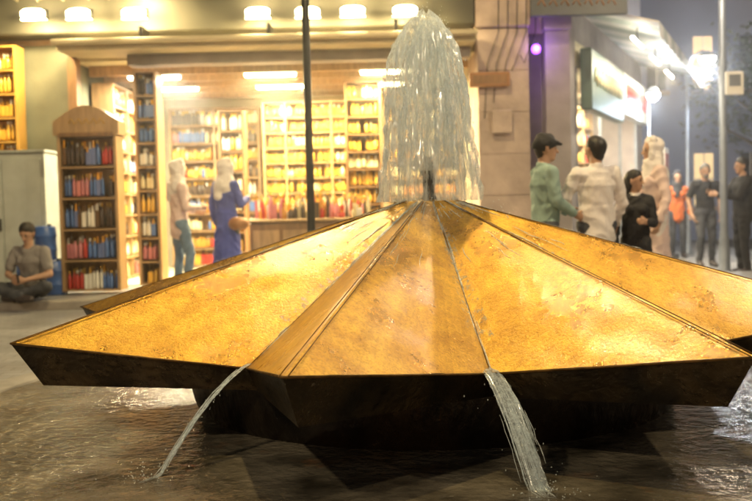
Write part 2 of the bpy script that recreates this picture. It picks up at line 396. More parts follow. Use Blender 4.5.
for i in range(8):
    v = vals[i]; d = Vector((v.x, v.y, 0)).normalized(); side = Vector((-d.y, d.x, 0))
    if side.dot(Vector((1, 0, 0))) < 0: side = -side
    if i == 7: nst, wd, vel, drift, core = 14, .009, 2.9, .30, (.012, .006)
    elif i == 0: nst, wd, vel, drift, core = 56, .024, 2.6, .34, (.038, .018)
    else: nst, wd, vel, drift, core = 0, .014, 1.6, 0, None
    T = .225
    def pt(t, o):
        z = .385-1.0*t*(1 if t > 0 else .45)-4.9*max(t, 0)**2
        return v+d*(vel*t+.01)+side*(o*(1+.4*max(t, 0)/T)+drift*max(t, 0))+Vector((0, 0, max(z, .012)-v.z))
    if core:
        for q in range(nst):
            o = random.gauss(0, wd); o = max(-2*wd, min(2*wd, o)); t0 = random.uniform(-.02, .14); t1 = min(T+.005, t0+random.uniform(.05, .14))
            pts = [pt(t0+(t1-t0)*w/7, o)+Vector((random.gauss(0, .0015), random.gauss(0, .002), 0)) for w in range(8)]
            w_ = random.uniform(.0010, .0028); j.tube(pts, [w_*.3]+[w_]*6+[w_*.4], 'strand', 5)
        for q in range(50):
            drop(j, pt(random.uniform(.03, T), random.gauss(0, wd*2.0)), random.uniform(.001, .0026), 2)
        V = []; F = []; NW = 9; NT = 34
        for q in range(NT+1):
            t = -.025+(T+.02)*q/NT; wd_ = core[0]*(1+.35*noise.noise(Vector((q*.25, i, 0))))*(1.2-.3*q/NT)
            for w in range(NW):
                a = 2*math.pi*w/NW; V.append(pt(t, 0)+side*math.cos(a)*wd_+d*math.sin(a)*core[1]*.5+side*.005*noise.noise(Vector((q*.4, w, i))))
        for q in range(NT):
            for w in range(NW): F.append((q*NW+w, q*NW+(w+1) % NW, (q+1)*NW+(w+1) % NW, (q+1)*NW+w))
        j.add(V, F, 'ribbon', True)
        land = v+d*(vel*T)+side*drift*T
        for q in range(70):
            a = random.uniform(0, 6.28); r0 = abs(random.gauss(0, .08))
            drop(j, Vector((land.x+r0*math.cos(a), land.y+r0*math.sin(a), .015+abs(random.gauss(0, .035)))), random.uniform(.0015, .0035))
    for q in range(34 if i in (7, 0, 6, 1) else 10):
        t0 = random.random()**1.3*.9; t1 = min(1, t0+random.uniform(.05, .25)); o = random.gauss(0, .03); w_ = random.uniform(.0012, .0035)
        P = []
        for w in range(5):
            t = t0+(t1-t0)*w/4; c = on(v, t); P.append(c+side*o*t+Vector((0, 0, .003+abs(o*t)*.28)))
        j.tube(P, [w_*.2, w_, w_, w_, w_*.2], 'strand', 4)
    for (a, b) in ((tips[i], vals[i]), (vals[i-1], tips[i])):
        ua, ub = up(a), up(b)
        for q in range(14):
            u = random.random(); t0 = random.random()**2*.4; t1 = t0+random.uniform(.03, .14); w_ = random.uniform(.001, .0024)
            P = []
            for w in range(6):
                uu = min(.98, max(.02, u+.01*math.sin(w*1.3+q))); P.append(ua.lerp(ub, uu).lerp(a.lerp(b, uu), t0+(t1-t0)*w/5)+Vector((0, 0, .004)))
            j.tube(P, [w_*.2, w_, w_*1.3, w_, w_, w_*.2], 'strand', 4)
        V = []; F = []; f0 = random.uniform(.75, .95)
        for (uc, wid, ln) in (((.0 if a is vals[i-1] else 1.0), .10, f0), ((1.0 if a is vals[i-1] else .0), .05, .6)):
            o_ = len(V)
            for q in range(21):
                t = q/20*ln
                for w in range(4):
                    uu = abs(uc-wid*(1-.3*t)*w/3); V.append(ua.lerp(ub, uu).lerp(a.lerp(b, uu), t)+Vector((0, 0, .0035+.018*min(1, 8*t*w/3*.2))))
            for q in range(20):
                for w in range(3): c0 = o_+q*4+w; F.append((c0, c0+1, c0+5, c0+4))
        if i in (6, 7, 0, 1, 2): j.add(V, F, 'film', True)
j.obj('streams', jet, recalc=False)

# ------------------------------------------------------------------ main shop building
B = empty('shop_building')
w = MB()
w.box(-14, -3.95, 13.5, 18.2, .0, 3.35, 'wall_dark')
w.box(-14, 2.62, 13.5, 18.2, 3.352, 10, 'wall_stone')
w.box(-3.95, 1.38, 17.6, 18.2, .0, 3.351, 'cream')
w.box(-3.949, 1.38, 13.5, 17.6, .0, .12, 'cream')
w.box(-3.949, 1.38, 13.5, 17.6, 3.12, 3.35, 'cream')
w.box(1.38, 2.04, 13.1, 18.2, 0, 3.351, 'wall_stone', .01)
w.box(2.30, 2.62, 13.3, 18.2, 0, 3.351, 'wall_grey', .01)
w.box(2.041, 2.299, 13.9, 18.2, 0, 3.351, 'wall_dark')
w.obj('walls', B)
w = MB()
for i in range(6): w.box(1.379, 2.041, 13.085, 13.12, .12+i*.54, .655+i*.54, 'wall_stone', .005)
w.box(1.36, 2.06, 13.05, 13.5, 3.37, 10, 'wall_stone', .02); w.box(2.28, 2.64, 13.25, 13.5, 3.352, 10, 'wall_grey', .02)
w.obj('pier_blocks', B)
w = MB()
for i in range(6):
    for z in (5.2, 8.0):
        x = -12.4+i*2.4; w.box(x-.08, x+1.18, 13.44, 13.499, z-.08, z+1.5, 'cream', .01); w.box(x, x+1.1, 13.42, 13.439, z, z+1.42, 'glass'); w.box(x+.53, x+.57, 13.40, 13.419, z, z+1.42, 'white')
w.obj('windows', B)
w = MB()
w.box(-5.4, 1.34, 13.05, 13.49, 3.42, 4.7, 'fascia', .02)
w.box(-5.4, 1.34, 12.98, 13.049, 4.5, 4.62, 'canopy', .01)
w.box(-3.98, 1.34, 12.75, 13.49, 3.16, 3.25, 'canopy', .015)
w.box(-4.0, 1.34, 12.60, 12.749, 3.22, 3.28, 'canopy', .01)
w.box(-3.2, 1.3, 13.2, 13.5, 3.02, 3.158, 'wall_grey', .01)
w.box(-4.02, -3.90, 13.3, 13.498, .1, 3.155, 'wood', .01)
for x in (-2.9, -1.3, .3): w.box(x, x+.04, 12.62, 13.05, 3.281, 3.419, 'iron')
for i in range(5): w.box(-3.9, 1.33, 13.9+i*.75, 13.98+i*.75, 2.98, 3.119, 'wood_l')
w.obj('shop_front', B)
w = MB(); x = -4.9
while x < 1.0:
    L_ = random.uniform(.12, .3); w.tube([(x, 13.035, 3.95+random.uniform(-.1, .1)), (x+L_*.4, 13.03, 3.85), (x+L_, 13.035, 3.98+random.uniform(-.1, .25))], .022, 'canopy', 6); x += L_+.06
w.obj('sign_letters', B)
for x, z in ((-4.25, 3.62), (-3.68, 3.61), (-2.98, 3.60), (-1.42, 3.57), (-.79, 3.56), (-.22, 3.56), (.44, 3.55), (-2.9, 3.93)):
    e = empty('flood_lamp', (x, 12.75, z)); b = MB(); b.box(-.17, .17, -.03, .05, -.06, .07, 'iron', .01)
    V = []
    for q in range(9):
        u = -1+2*q/8; r_ = .5+.5*math.sqrt(max(0, 1-abs(u)**3)); V += [(u*.15, -.031-.03*(1-u*u), -.05*r_), (u*.15, -.031-.03*(1-u*u), .06*r_)]
    b.add(V, [(2*q, 2*q+2, 2*q+3, 2*q+1) for q in range(8)], 'lamp')
    b.box(-.155, .155, -.03, .045, -.066, -.061, 'lamp')
    b.tube([(0, .05, .02), (0, .3, .1)], .015, 'iron'); b.obj('housing', e)
    light('lamp_light', 'SPOT', (0, -.09, -.02), 430, (1, .73, .33), .12, (math.radians(62), 0, 0), e, 150)
for x in (-3.0, -1.4, .2):
    for y in (13.9, 15.3):
        e = empty('ceiling_lamp', (x, y, 2.96)); b = MB(); b.box(-.35, .35, -.06, .06, -.04, -.001, 'lampw' if x < -2 else 'lamp', .01); b.box(-.37, .37, -.08, .08, 0, .02, 'white'); b.obj('tube', e)
        light('lamp_light', 'AREA', (0, 0, -.06), 250 if x < -2 else 240, (1, .86, .56) if x < -2 else (1, .74, .33), .7, (0, 0, 0), e, sy=.3)

P_mix = ['b_gold', 'b_amber', 'b_cream', 'b_red', 'b_cream', 'b_white', 'b_dark', 'b_rose', 'b_gold', 'b_blue']
P_gold = ['b_gold', 'b_gold', 'b_gold', 'b_amber', 'b_cream']
shelf_unit('display_cabinet', -3.86, -3.14, .14, 2.05, 12.25, .35, 5, ['b_red', 'b_blue', 'b_blue', 'b_rose', 'b_dark', 'b_white'], 'wood_l', crown=True, dens=1.2)
shelf_unit('shelf_unit', -3.10, -2.80, .14, 2.92, 13.05, .4, 9, P_mix, 'wood_l')
shelf_unit('shelf_unit', 0, 3.3, .14, 2.9, 0, .3, 9, P_mix, 'wood_l', loc=(-3.60, 14.0, 0), rot=math.radians(90), fin=3)
shelf_unit('shelf_unit', -3.5, -1.95, .14, 2.85, 17.2, .35, 9, P_mix, 'wood_l', fin=1)
shelf_unit('shelf_unit', -2.35, -1.95, .14, 2.6, 15.2, .35, 8, P_mix, 'wood')
shelf_unit('shelf_unit', -1.75, -.30, .14, 2.78, 15.9, .3, 11, P_gold, 'wood_l', dens=1.0, fin=3)
shelf_unit('shelf_unit', -.40, .12, .14, 2.88, 14.3, .35, 11, P_gold, 'wood', dens=1.0)
shelf_unit('shelf_unit', .2, 1.3, .14, 2.88, 15.0, .35, 10, P_gold, 'wood_l', fin=1)
shelf_unit('wall_shelf', -5.15, -4.62, 1.75, 3.3, 13.1, .3, 5, P_gold, 'wood_y')
e = empty('shop_counter'); b = MB(); b.box(-1.62, -.02, 12.9, 13.45, .1, .92, 'wood', .02); b.box(-1.66, .02, 12.86, 13.49, .921, .96, 'wood_l', .01)
for i in range(4): b.box(-1.58+i*.39, -1.24+i*.39, 12.885, 12.899, .18, .82, 'wood_l', .005)
b.obj('body', e); g = MB()
for i in range(130):
    x = random.uniform(-1.58, -.06); bottle(g, x, random.uniform(12.95, 13.4), .962, random.uniform(.08, .36), random.uniform(.02, .04), random.choice(['b_gold', 'b_amber', 'b_dark', 'b_cream', 'b_white', 'b_rose', 'b_dark', 'b_red']))
g.obj('goods', e)

e = empty('utility_cabinet'); b = MB(); b.box(-5.2, -4.14, 12.6, 13.2, .1, 1.88, 'cab_grey', .02); b.box(-5.15, -4.68, 12.585, 12.599, .2, 1.8, 'cab_grey', .005); b.box(-4.66, -4.19, 12.585, 12.599, .2, 1.8, 'cab_grey', .005)
b.box(-4.72, -4.70, 12.56, 12.584, .9, 1.05, 'iron'); b.box(-5.22, -4.12, 12.57, 13.22, 1.881, 1.91, 'cab_grey'); b.obj('body', e)
for (x, y, z, sc_) in ((-3.98, 12.35, .1, 1), (-4.28, 12.3, .1, 1), (-4.08, 12.36, .53, .9)):
    b = MB(); q = .145*sc_
    b.lathe(0, 0, [(q*.9, 0), (q, .02), (q, .11), (q*1.05, .12), (q*1.05, .14), (q, .15), (q, .28), (q*1.05, .29), (q*1.05, .31), (q, .32), (q*.97, .40), (q*.8, .42)], 20, 'plas_blue')
    b.lathe(q*.4, 0, [(q*.22, .421), (q*.2, .445)], 10, 'iron'); b.obj('plastic_barrel', None, (x, y, z))
b = MB(); b.box(2.06, 3.3, 12.95, 13.04, 3.48, 3.86, 'sign_dk', .01)
x = 2.15
while x < 3.15: b.tube([(x, 12.945, 3.62), (x+.05, 12.942, 3.7), (x+.1, 12.945, 3.6)], .012, 'sign_br', 5); x += .15
b.box(2.09, 2.12, 13.05, 13.3, 3.6, 3.64, 'iron'); b.obj('shop_sign')
b = MB(); b.box(1.26, 1.78, 12.98, 13.03, 2.60, 2.79, 'sign_br', .01); b.box(1.30, 1.74, 12.974, 12.979, 2.64, 2.75, 'wood'); b.tube([(1.5, 13.03, 2.7), (1.5, 13.1, 2.7)], .02, 'iron'); b.obj('wall_sign')
e = empty('wall_lamp', (2.16, 13.2, 3.1)); b = MB(); b.lathe(0, 0, [(.02, -.06), (.05, -.04), (.06, 0), (.05, .04), (.02, .06)], 16, 'lampp'); b.box(-.03, .03, 0.05, .7, .08, .12, 'iron'); b.obj('globe', e)
light('lamp_light', 'POINT', (0, -.12, 0), 9, (.4, .15, 1), .07, None, e)
b = MB()
for q in range(5):
    x0 = 1.45+q*.12; b.tube([(x0, 13.045, 2.2+q*.2), (x0+.05, 13.04, 2.9), (x0+.2, 13.04, 3.3), (x0+.22, 13.03, 4.2)], .006, 'iron', 5)
b.box(1.55, 1.8, 12.99, 13.049, 2.0, 2.3, 'wall_stone', .01); b.obj('cable_bundle')

# ------------------------------------------------------------------ corner shop (oblique facade)
K = empty('corner_shop_building', (2.66, 13.5, 0), math.atan2(6.5, 2.7))
b = MB()
b.box(0, .35, 0, .6, 0, 3.3, 'wall_grey'); b.box(.35, 6.2, 1.2, 1.6, 0, 3.3, 'cream'); b.box(6.2, 7.0, 0, 1.6, 0, 3.3, 'wall_grey')
b.box(.35, 6.2, .001, 1.2, 0, .12, 'kerb'); b.box(.35, 6.2, .001, 1.2, 2.95, 3.3, 'cream'); b.box(0, 7.0, 0, 1.6, 3.302, 9.5, 'wall_grey')
b.obj('walls', K)
b = MB()
for i in range(3):
    for z in (5.0, 7.6): b.box(.6+i*2.2, 1.7+i*2.2, -.03, -.001, z, z+1.4, 'glass'); b.box(.55+i*2.2, 1.75+i*2.2, -.08, -.031, z-.1, z-.02, 'white', .01)
for i in range(4): b.box(.36+i*1.94, .41+i*1.94, -.01, .04, .12, 2.95, 'steel')
b.obj('windows', K)
b = MB(); b.box(.4, 3.2, -.22, -.06, 2.35, 3.2, 'sign_teal', .02); b.box(3.3, 6.1, -.22, -.06, 2.5, 3.2, 'sign_pale', .02)
for i in range(9): b.tube([(.6+i*.27, -.225, 2.75), (.7+i*.27, -.23, 2.95), (.78+i*.27, -.225, 2.7)], .02, 'b_cream', 5)
for i in range(8): b.tube([(3.5+i*.3, -.225, 2.75), (3.6+i*.3, -.23, 3.0), (3.7+i*.3, -.225, 2.7)], .02, 'b_red', 5)
b.obj('sign_board', K)
b = MB()
for i in range(14):
    x0 = .1+i*.48; k_ = 'white' if i % 2 == 0 else 'cab_grey'
    b.add([(x0, -.02, 3.75), (x0+.478, -.02, 3.75), (x0+.478, -1.15, 3.42), (x0, -1.15, 3.42), (x0, -.02, 3.73), (x0+.478, -.02, 3.73), (x0+.478, -1.15, 3.40), (x0, -1.15, 3.40)],
          [(0,1,2,3),(7,6,5,4),(3,2,6,7),(0,4,5,1),(0,3,7,4),(1,5,6,2)], k_)
    b.add([(x0, -1.151, 3.42), (x0+.478, -1.151, 3.42), (x0+.478, -1.16, 3.24), (x0+.24, -1.16, 3.2), (x0, -1.16, 3.24)], [(0, 1, 2, 3, 4)], k_)
b.obj('awning', K)
for i in range(3):
    e = empty('tube_lamp', (1.0+i*2.0, -.75, 3.3), 0, K); b = MB(); b.box(-.5, .5, -.02, .02, -.015, .015, 'lampw', .006); b.tube([(0, 0, .03), (0, 0, .2)], .01, 'iron'); b.obj('tube', e)
    light('lamp_light', 'AREA', (0, 0, -.05), 60, (1, .84, .58), 1.1, (0, 0, 0), e, sy=.15)
for i in range(2):
    e = empty('ceiling_lamp', (1.6+i*2.9, .5, 2.9), 0, K); b = MB(); b.box(-.5, .5, -.05, .05, -.03, .0, 'lampw', .01); b.obj('tube', e)
    light('lamp_light', 'AREA', (0, 0, -.06), 170, (1, .84, .55), 1.0, (0, 0, 0), e, sy=.3)
shelf_unit('shelf_unit', .45, 6.1, .14, 2.8, .8, .3, 8, P_mix, 'wood_l', parent=K, fin=5)
b = MB(); b.box(4.6, 5.2, -.7, -.62, .12, 2.0, 'white', .01); b.box(4.66, 5.14, -.712, -.701, .9, 1.9, 'b_rose'); b.box(4.5, 5.3, -.85, -.45, .0, .1, 'iron', .01); b.obj('poster_stand', K)

# ------------------------------------------------------------------ distant street
def block(name, x0, x1, y0, y1, h, wk, cols, floors, lit=.3, side=True):
    e = empty(name); b = MB(); b.box(x0, x1, y0, y1, 0, h, wk); b.box(x0-.15, x1+.15, y0-.15, y1+.15, h, h+.4, wk)
    b.obj('walls', e); b = MB(); fw = (x1-x0)/cols; fh = h/floors
    for i in range(cols):
        for f in range(floors):
            xx = x0+fw*(i+.25); z = f*fh+fh*.3; k_ = 'win_lit' if random.random() < lit or f == 0 and random.random() < .4 else 'glass'
            b.box(xx, xx+fw*.4, y0-.05, y0-.01, z, z+fh*.45, k_); b.box(xx-.08, xx+fw*.4+.08, y0-.14, y0-.051, z-.14, z-.02, 'wall_stone')
            b.box(xx+fw*.19, xx+fw*.21, y0-.08, y0-.051, z, z+fh*.45, 'white'); b.box(xx, xx+fw*.4, y0-.085, y0-.081, z+fh*.22, z+fh*.235, 'white')
    if side:
        n_ = int((y1-y0)/3)
        for i in range(n_):
            for f in range(floors):
                yy = y0+3*(i+.25); z = f*fh+fh*.3; k_ = 'win_lit' if random.random() < lit or f == 0 and random.random() < .5 else 'glass'
                for xs in ((x0-.05, x0-.01), (x1+.01, x1+.05)): b.box(xs[0], xs[1], yy, yy+1.4, z, z+fh*.5, k_)
    b.obj('windows', e)
M['wall_blue'] = mat('wall_bluegrey', (.30, .36, .54), .8, var=.25, scale=.5)
block('stone_building', 5.6, 10.4, 26, 38, 12, 'wall_blue', 4, 4, .1)
block('stone_building', 10, 17, 48, 60, 11, 'wall_grey', 5, 4, .25)
block('stone_building', 21, 33, 40, 62, 13, 'wall_stone', 5, 4, .2)
block('stone_building', 14, 26, 75, 90, 17, 'wall_grey', 7, 6, .2)
block('stone_building', -30, -15, 14, 30, 11, 'wall_stone', 5, 4, .2)
block('stone_building', 18, 30, 5, 25, 12, 'wall_stone', 5, 4, .2)

def lamp_post(x, y, h, col, en, arm=(0, -.8), k='steel', lk='lampw', rad=.055, hs=1.0):
    e = empty('street_lamp', (x, y, 0)); b = MB()
    b.lathe(0, 0, [(rad*2.4, 0), (rad*2.4, .05), (rad*1.5, .1), (rad*1.3, .5), (rad, .6), (rad*.85, h)], 16, k)
    ax, ay = arm; b.tube([(0, 0, h-.1), (ax*.3, ay*.3, h+.12), (ax*.7, ay*.7, h+.2), (ax, ay, h+.18)], rad*.6, k)
    b.lathe(ax, ay, [(.04, h+.20), (.10*hs, h+.14), (.12*hs, h+.08)], 16, k); b.lathe(ax, ay, [(.115*hs, h+.079), (.12*hs, h+.03), (.08*hs, h-.03*hs), (.03, h-.06*hs)], 16, lk); b.obj('post', e)
    if en: light('lamp_light', 'POINT', (ax, ay, h-.2), en, col, .12, None, e)
    return e
lamp_post(-.66, 10.3, 8.2, (1, .74, .34), 1800, (.33, -2.5), 'iron', 'lamp', .042)
lamp_post(4.88, 14.0, 5.6, (1, .82, .6), 360, (-.5, -.6), 'steel', 'lampw')
lamp_post(6.1, 19.5, 3.7, (.88, .93, 1), 240, (.3, -.3), 'steel', 'lampw', .04, 1.3)
lamp_post(5.0, 18.2, 2.9, (.75, .85, 1), 60, (0, -.3), 'steel', 'lampb', .03)
lamp_post(-4.2, 1.2, 5.2, (1, .80, .50), 620, (.9, 0), 'iron', 'lamp', .042)  # unseen post behind camera-left, added as front fill on the fountain
lamp_post(5.6, 6.8, 5.2, (1, .78, .48), 640, (-.9, 0), 'iron', 'lamp', .042)
for (x, y) in ((13.6, 36), (18.5, 60)): lamp_post(x, y, 5.5, (1, .85, .6), 500, (-.8, 0), hs=1.6)
for (x, y) in ((16.3, 50), (12.3, 30), (14.5, 45), (20, 70)): lamp_post(x, y, 4.0, (1, .85, .6), 0, (-.8, 0), hs=1.5)
e = empty('traffic_sign', (4.95, 13.9, 0)); b = MB(); b.box(-.1, .14, -.12, -.08, 2.5, 2.82, 'white', .01); b.box(-.06, .10, -.126, -.121, 2.62, 2.78, 'steel'); b.tube([(0, -.08, 2.65), (-.03, .05, 2.65)], .02, 'steel'); b.obj('plate', e)

def tree(x, y, h, cr):
    e = empty('tree', (x, y, 0)); b = MB(); b.tube([(0, 0, 0), (.05, .02, h*.3), (.0, .05, h*.6), (.1, 0, h*.85)], [.22, .17, .11, .04], 'bark', 10)
    cl = []
    for i in range(9):
        a = i*2.4; z = h*(.4+.05*i); L_ = cr*random.uniform(.6, 1); p1 = Vector((math.cos(a)*L_, math.sin(a)*L_, z+h*.2)); b.tube([(0, 0, z), p1*.5+Vector((0, 0, z*.5)), p1], [.07, .045, .015], 'bark', 6); cl.append(p1); cl.append(p1*.6+Vector((0, 0, z*.5)))
    b.obj('trunk', e); l = MB()
    for c in cl+[Vector((0, 0, h*.95))]:
        for q in range(170):
            p = c+Vector((random.gauss(0, cr*.26), random.gauss(0, cr*.26), random.gauss(0, cr*.2))); s_ = random.uniform(.06, .13)
            u = Vector((random.gauss(0, 1), random.gauss(0, 1), random.gauss(0, .6))).normalized(); v = u.cross(Vector((random.random(), random.random(), 1))).normalized()
            l.add([p-u*s_, p+v*s_*.5, p+u*s_, p-v*s_*.5], [(0, 1, 2, 3)], 'leaf')
    l.obj('crown', e, recalc=False)
tree(12.6, 33, 6.5, 2.4); tree(9.9, 25, 4.8, 1.6); tree(16, 44, 7, 2.6)
def car(x, y, rot, k):
    e = empty('parked_car', (x, y, 0), rot); b = MB()
    sec = [(-2.1, .45, .62), (-2.05, .5, .85), (-1.2, .5, .95), (-.6, .52, 1.40), (.7, .52, 1.42), (1.4, .5, 1.0), (2.0, .5, .9), (2.15, .45, .6)]
    V = []; F = []
    for (xx, wz, top_) in sec:
        hw = .86; tw = .62 if top_ > 1.2 else .8
        V += [(xx, -hw, .3), (xx, -hw, .75 if top_ > .75 else top_), (xx, -tw, top_), (xx, tw, top_), (xx, hw, .75 if top_ > .75 else top_), (xx, hw, .3)]
    for i in range(len(sec)-1):
        for q in range(5): F.append((i*6+q, i*6+q+1, i*6+q+7, i*6+q+6))
        F.append((i*6+5, i*6, i*6+6, i*6+11))
    F += [(0,1,2,3,4,5), tuple(range(47, 41, -1))]
    b.add(V, F, k, False); 
    for sx in (-1.35, 1.35):
        for sy in (-.8, .8): b.tube([(sx, sy-.1, .32), (sx, sy+.1, .32)], .32, 'iron', 18)
    for sy in (-.6, .6): b.box(-2.14, -2.09, sy-.13, sy+.13, .6, .74, 'lampw'); b.box(2.12, 2.17, sy-.13, sy+.13, .65, .78, 'red')
    b.box(-.55, .65, -.76, .76, 1.0, 1.3, 'glass'); b.obj('body', e)
car(13.2, 27, math.radians(80), 'white'); car(14.4, 36, math.radians(82), 'steel')

# ------------------------------------------------------------------ people
M['skin'] = mat('skin', (.45, .27, .18), .5, var=.12)
M['hair'] = mat('hair', (.015, .012, .01), .5, var=.3, scale=40); M['hair_grey'] = mat('hair_grey', (.18, .17, .16), .6)
M['c_green'] = mat('cloth_green', (.28, .40, .37), .85, var=.2, bump=.4, bscale=14)
M['c_white'] = mat('cloth_white', (.74, .70, .70), .85, var=.10, bump=.4, bscale=14)
M['c_pink'] = mat('cloth_pink', (.72, .56, .54), .85, var=.15, bump=.4, bscale=14)
M['c_orange'] = mat('cloth_orange', (.65, .16, .04), .85, var=.2, bump=.4, bscale=14)
M['c_blue'] = mat('cloth_blue', (.06, .09, .45), .8, var=.3, bump=.4, bscale=14)
M['c_jean'] = mat('denim', (.16, .25, .38), .85, var=.3, bump=.3, bscale=14)
M['c_black'] = mat('cloth_black', (.02, .02, .024), .8, var=.3, bump=.4, bscale=14)
M['c_grey'] = mat('cloth_grey', (.24, .23, .23), .85, var=.2, bump=.4, bscale=14)
M['c_dk'] = mat('cloth_dark', (.05, .055, .07), .8, var=.3, bump=.4, bscale=14)
M['shoe'] = mat('shoe', (.04, .03, .03), .4); M['eye'] = mat('eye', (.05, .03, .02), .2); M['lip'] = mat('lip', (.34, .14, .12), .45)
M['bag'] = mat('leather_brown', (.38, .17, .06), .5, bump=.2); M['phone'] = mat('phone', (.02, .02, .025), .2)

class Fig:
    def __init__(s): s.p = []
    def cap(s, a, b, r0, r1, k, w=1.0, sv=(1, 0, 0)):
        s.p.append((Vector(a), Vector(b), r0, r1, k, w, Vector(sv).normalized()))
def cap_mesh(V, F, a, b, r0, r1, w, sv, n=14):
    d = b-a; L_ = d.length
    if L_ < 1e-5: d = Vector((0, 0, 1))
    else: d = d/L_
    u = sv-d*sv.dot(d)
    if u.length < .05: u = d.orthogonal()
    u.normalize(); v = d.cross(u); o = len(V); rings = []
    for q in range(1, 5): t = math.pi/2*(1-q/4); rings.append((a-d*r0*math.sin(t), r0*math.cos(t)))
    for q in range(0, 4): t = math.pi/2*q/4; rings.append((b+d*r1*math.sin(t), r1*math.cos(t)))
    V.append(a-d*r0)
    for c, r in rings:
        for j_ in range(n):
            an = 2*math.pi*j_/n; V.append(c+u*(r*w*math.cos(an))+v*(r*math.sin(an)))
    V.append(b+d*r1); e = len(V)-1; nr = len(rings)
    for j_ in range(n):
        F.append((o, o+1+(j_+1) % n, o+1+j_)); F.append((e, o+1+(nr-1)*n+j_, o+1+(nr-1)*n+(j_+1) % n))
        for q in range(nr-1): F.append((o+1+q*n+j_, o+1+q*n+(j_+1) % n, o+1+(q+1)*n+(j_+1) % n, o+1+(q+1)*n+j_))

def person(name, loc, yaw, H=1.7, top='c_white', bottom='c_dk', J=None, hair='hair', hijab=None, cap=None, beard=False, coat=None, sleeves='long',
           head_yaw=0, head_pitch=0, female=False, shirt_len=0, bag=None, phone=None, hand_n=None, collar=None, bun=False, slim=1.0):
    """local frame: faces +Y, +X is the person's right"""
    s = Fig()
    Jd = dict(pel=(0, 0, .92), wai=(0, .0, 1.06), che=(0, .0, 1.27), nec=(0, -.01, 1.42), hea=(0, .02, 1.585),
              sR=(.175, 0, 1.375), eR=(.225, -.03, 1.10), wR=(.235, .06, .87), sL=(-.175, 0, 1.375), eL=(-.225, -.03, 1.10), wL=(-.235, .06, .87),
              hR=(.09, 0, .89), kR=(.10, .03, .49), aR=(.11, -.02, .085), tR=(.13, .13, .035), hL=(-.09, 0, .89), kL=(-.10, .03, .49), aL=(-.11, -.02, .085), tL=(-.13, .13, .035))
    if female:
        for k_, sg in (('sR', 1), ('sL', -1)): Jd[k_] = (sg*.155, 0, 1.37)
    if J: Jd.update(J)
    J = {k_: Vector(v) for k_, v in Jd.items()}
    q = slim
    s.cap(J['pel'], J['wai'], .108*q, .098*q, bottom if not shirt_len else top, 1.42)
    s.cap(J['wai'], J['che'], .100*q, .112*q, top, 1.42)
    s.cap(J['wai']-(J['wai']-J['pel'])*.4, J['wai'], .108*q, .104*q, top, 1.42)
    if shirt_len: 
        ax = (J['pel']-J['wai']).normalized(); s.cap(J['wai'], J['pel']+ax*.06*shirt_len, .106*q, .112*q, top, 1.46)
    s.cap(J['che'], J['nec'].lerp(J['che'], .42), .114*q, .085*q, top, 1.55)
    s.cap(J['sL'], J['nec']-Vector((0, 0, .03)), .056, .060, top); s.cap(J['sR'], J['nec']-Vector((0, 0, .03)), .056, .060, top)
    s.cap(J['sL'].lerp(J['che'], .25), J['sR'].lerp(J['che'], .25), .07, .07, top)
    if female: 
        for sg in (-1, 1): s.cap(J['che']+Vector((sg*.07, .075, .0)), J['che']+Vector((sg*.07, .085, -.01)), .055, .05, top)
    s.cap(J['nec']-Vector((0, 0, .03)), J['hea']-Vector((0, .02, .05)), .058, .052, 'skin')
    if collar: s.cap(J['nec']-Vector((0, 0, .03)), J['nec']+Vector((0, 0, .015)), .068, .062, collar)
    for sd in 'LR':
        fs = 'skin' if sleeves == 'short' else top
        s.cap(J['s'+sd], J['e'+sd], .060*q, .046*q, top)
        if sleeves == 'short':
            s.p.pop(); mid_ = J['s'+sd].lerp(J['e'+sd], .7); s.cap(J['s'+sd], mid_, .062, .056, top); s.cap(mid_, J['e'+sd], .044, .040, 'skin')
        we = J['e'+sd].lerp(J['w'+sd], .93); s.cap(J['e'+sd], we, .046 if fs != 'skin' else .041, .036 if fs != 'skin' else .028, fs)
        s.cap(we, J['w'+sd], .026, .025, 'skin')
        d = (J['w'+sd]-J['e'+sd]).normalized(); sg = 1 if sd == 'R' else -1
        nn = Vector(hand_n[sd]) if hand_n and sd in hand_n else Vector((-sg, .2, 0))
        nn = (nn-d*nn.dot(d)).normalized(); ac = d.cross(nn).normalized()
        if ac.y < 0 and abs(ac.y) > .2 or (abs(ac.y) <= .2 and ac.z < 0): ac = -ac
        w0 = J['w'+sd]; pe = w0+d*.085
        s.cap(w0+d*.02, pe, .017, .015, 'skin', 2.2, ac)
        for fi, (of, ln) in enumerate(((.030, .068), (.010, .078), (-.011, .072), (-.031, .056))):
            b0 = pe+ac*of; b1 = b0+(d*.85+nn*.35).normalized()*ln*.55; b2 = b1+(d*.45+nn*.85).normalized()*ln*.5
            s.cap(b0, b1, .0098, .009, 'skin'); s.cap(b1, b2, .009, .008, 'skin')
        t0 = w0+d*.03+ac*.028; t1 = t0+(d*.6+ac*.55+nn*.3).normalized()*.04; t2 = t1+(d*.85+nn*.3).normalized()*.032
        s.cap(t0, t1, .0125, .011, 'skin'); s.cap(t1, t2, .011, .009, 'skin')
        if phone == sd: s.cap(pe+nn*.03-ac*.03+d*.03, pe+nn*.03+ac*.05+d*.03, .012, .012, 'phone', 3, d)
        s.cap(J['h'+sd], J['k'+sd], .088*q, .062, bottom); s.cap(J['k'+sd], J['a'+sd], .060, .047, bottom)
        s.cap(J['a'+sd]-Vector((0, 0, .02)), J['t'+sd], .047, .036, 'shoe', 1.15)
        s.cap(J['a'+sd]+Vector((0, 0, -.035)), J['a'+sd]+Vector((0, 0, -.03))+(J['a'+sd]-J['t'+sd]).normalized()*.025, .045, .04, 'shoe')
    if coat:
        zc = coat; s.cap(J['pel']+Vector((0, 0, .06)), (J['pel'].x*.5+(J['aR'].x+J['aL'].x)*.25, 0, zc), .12, .175, top, 1.25)
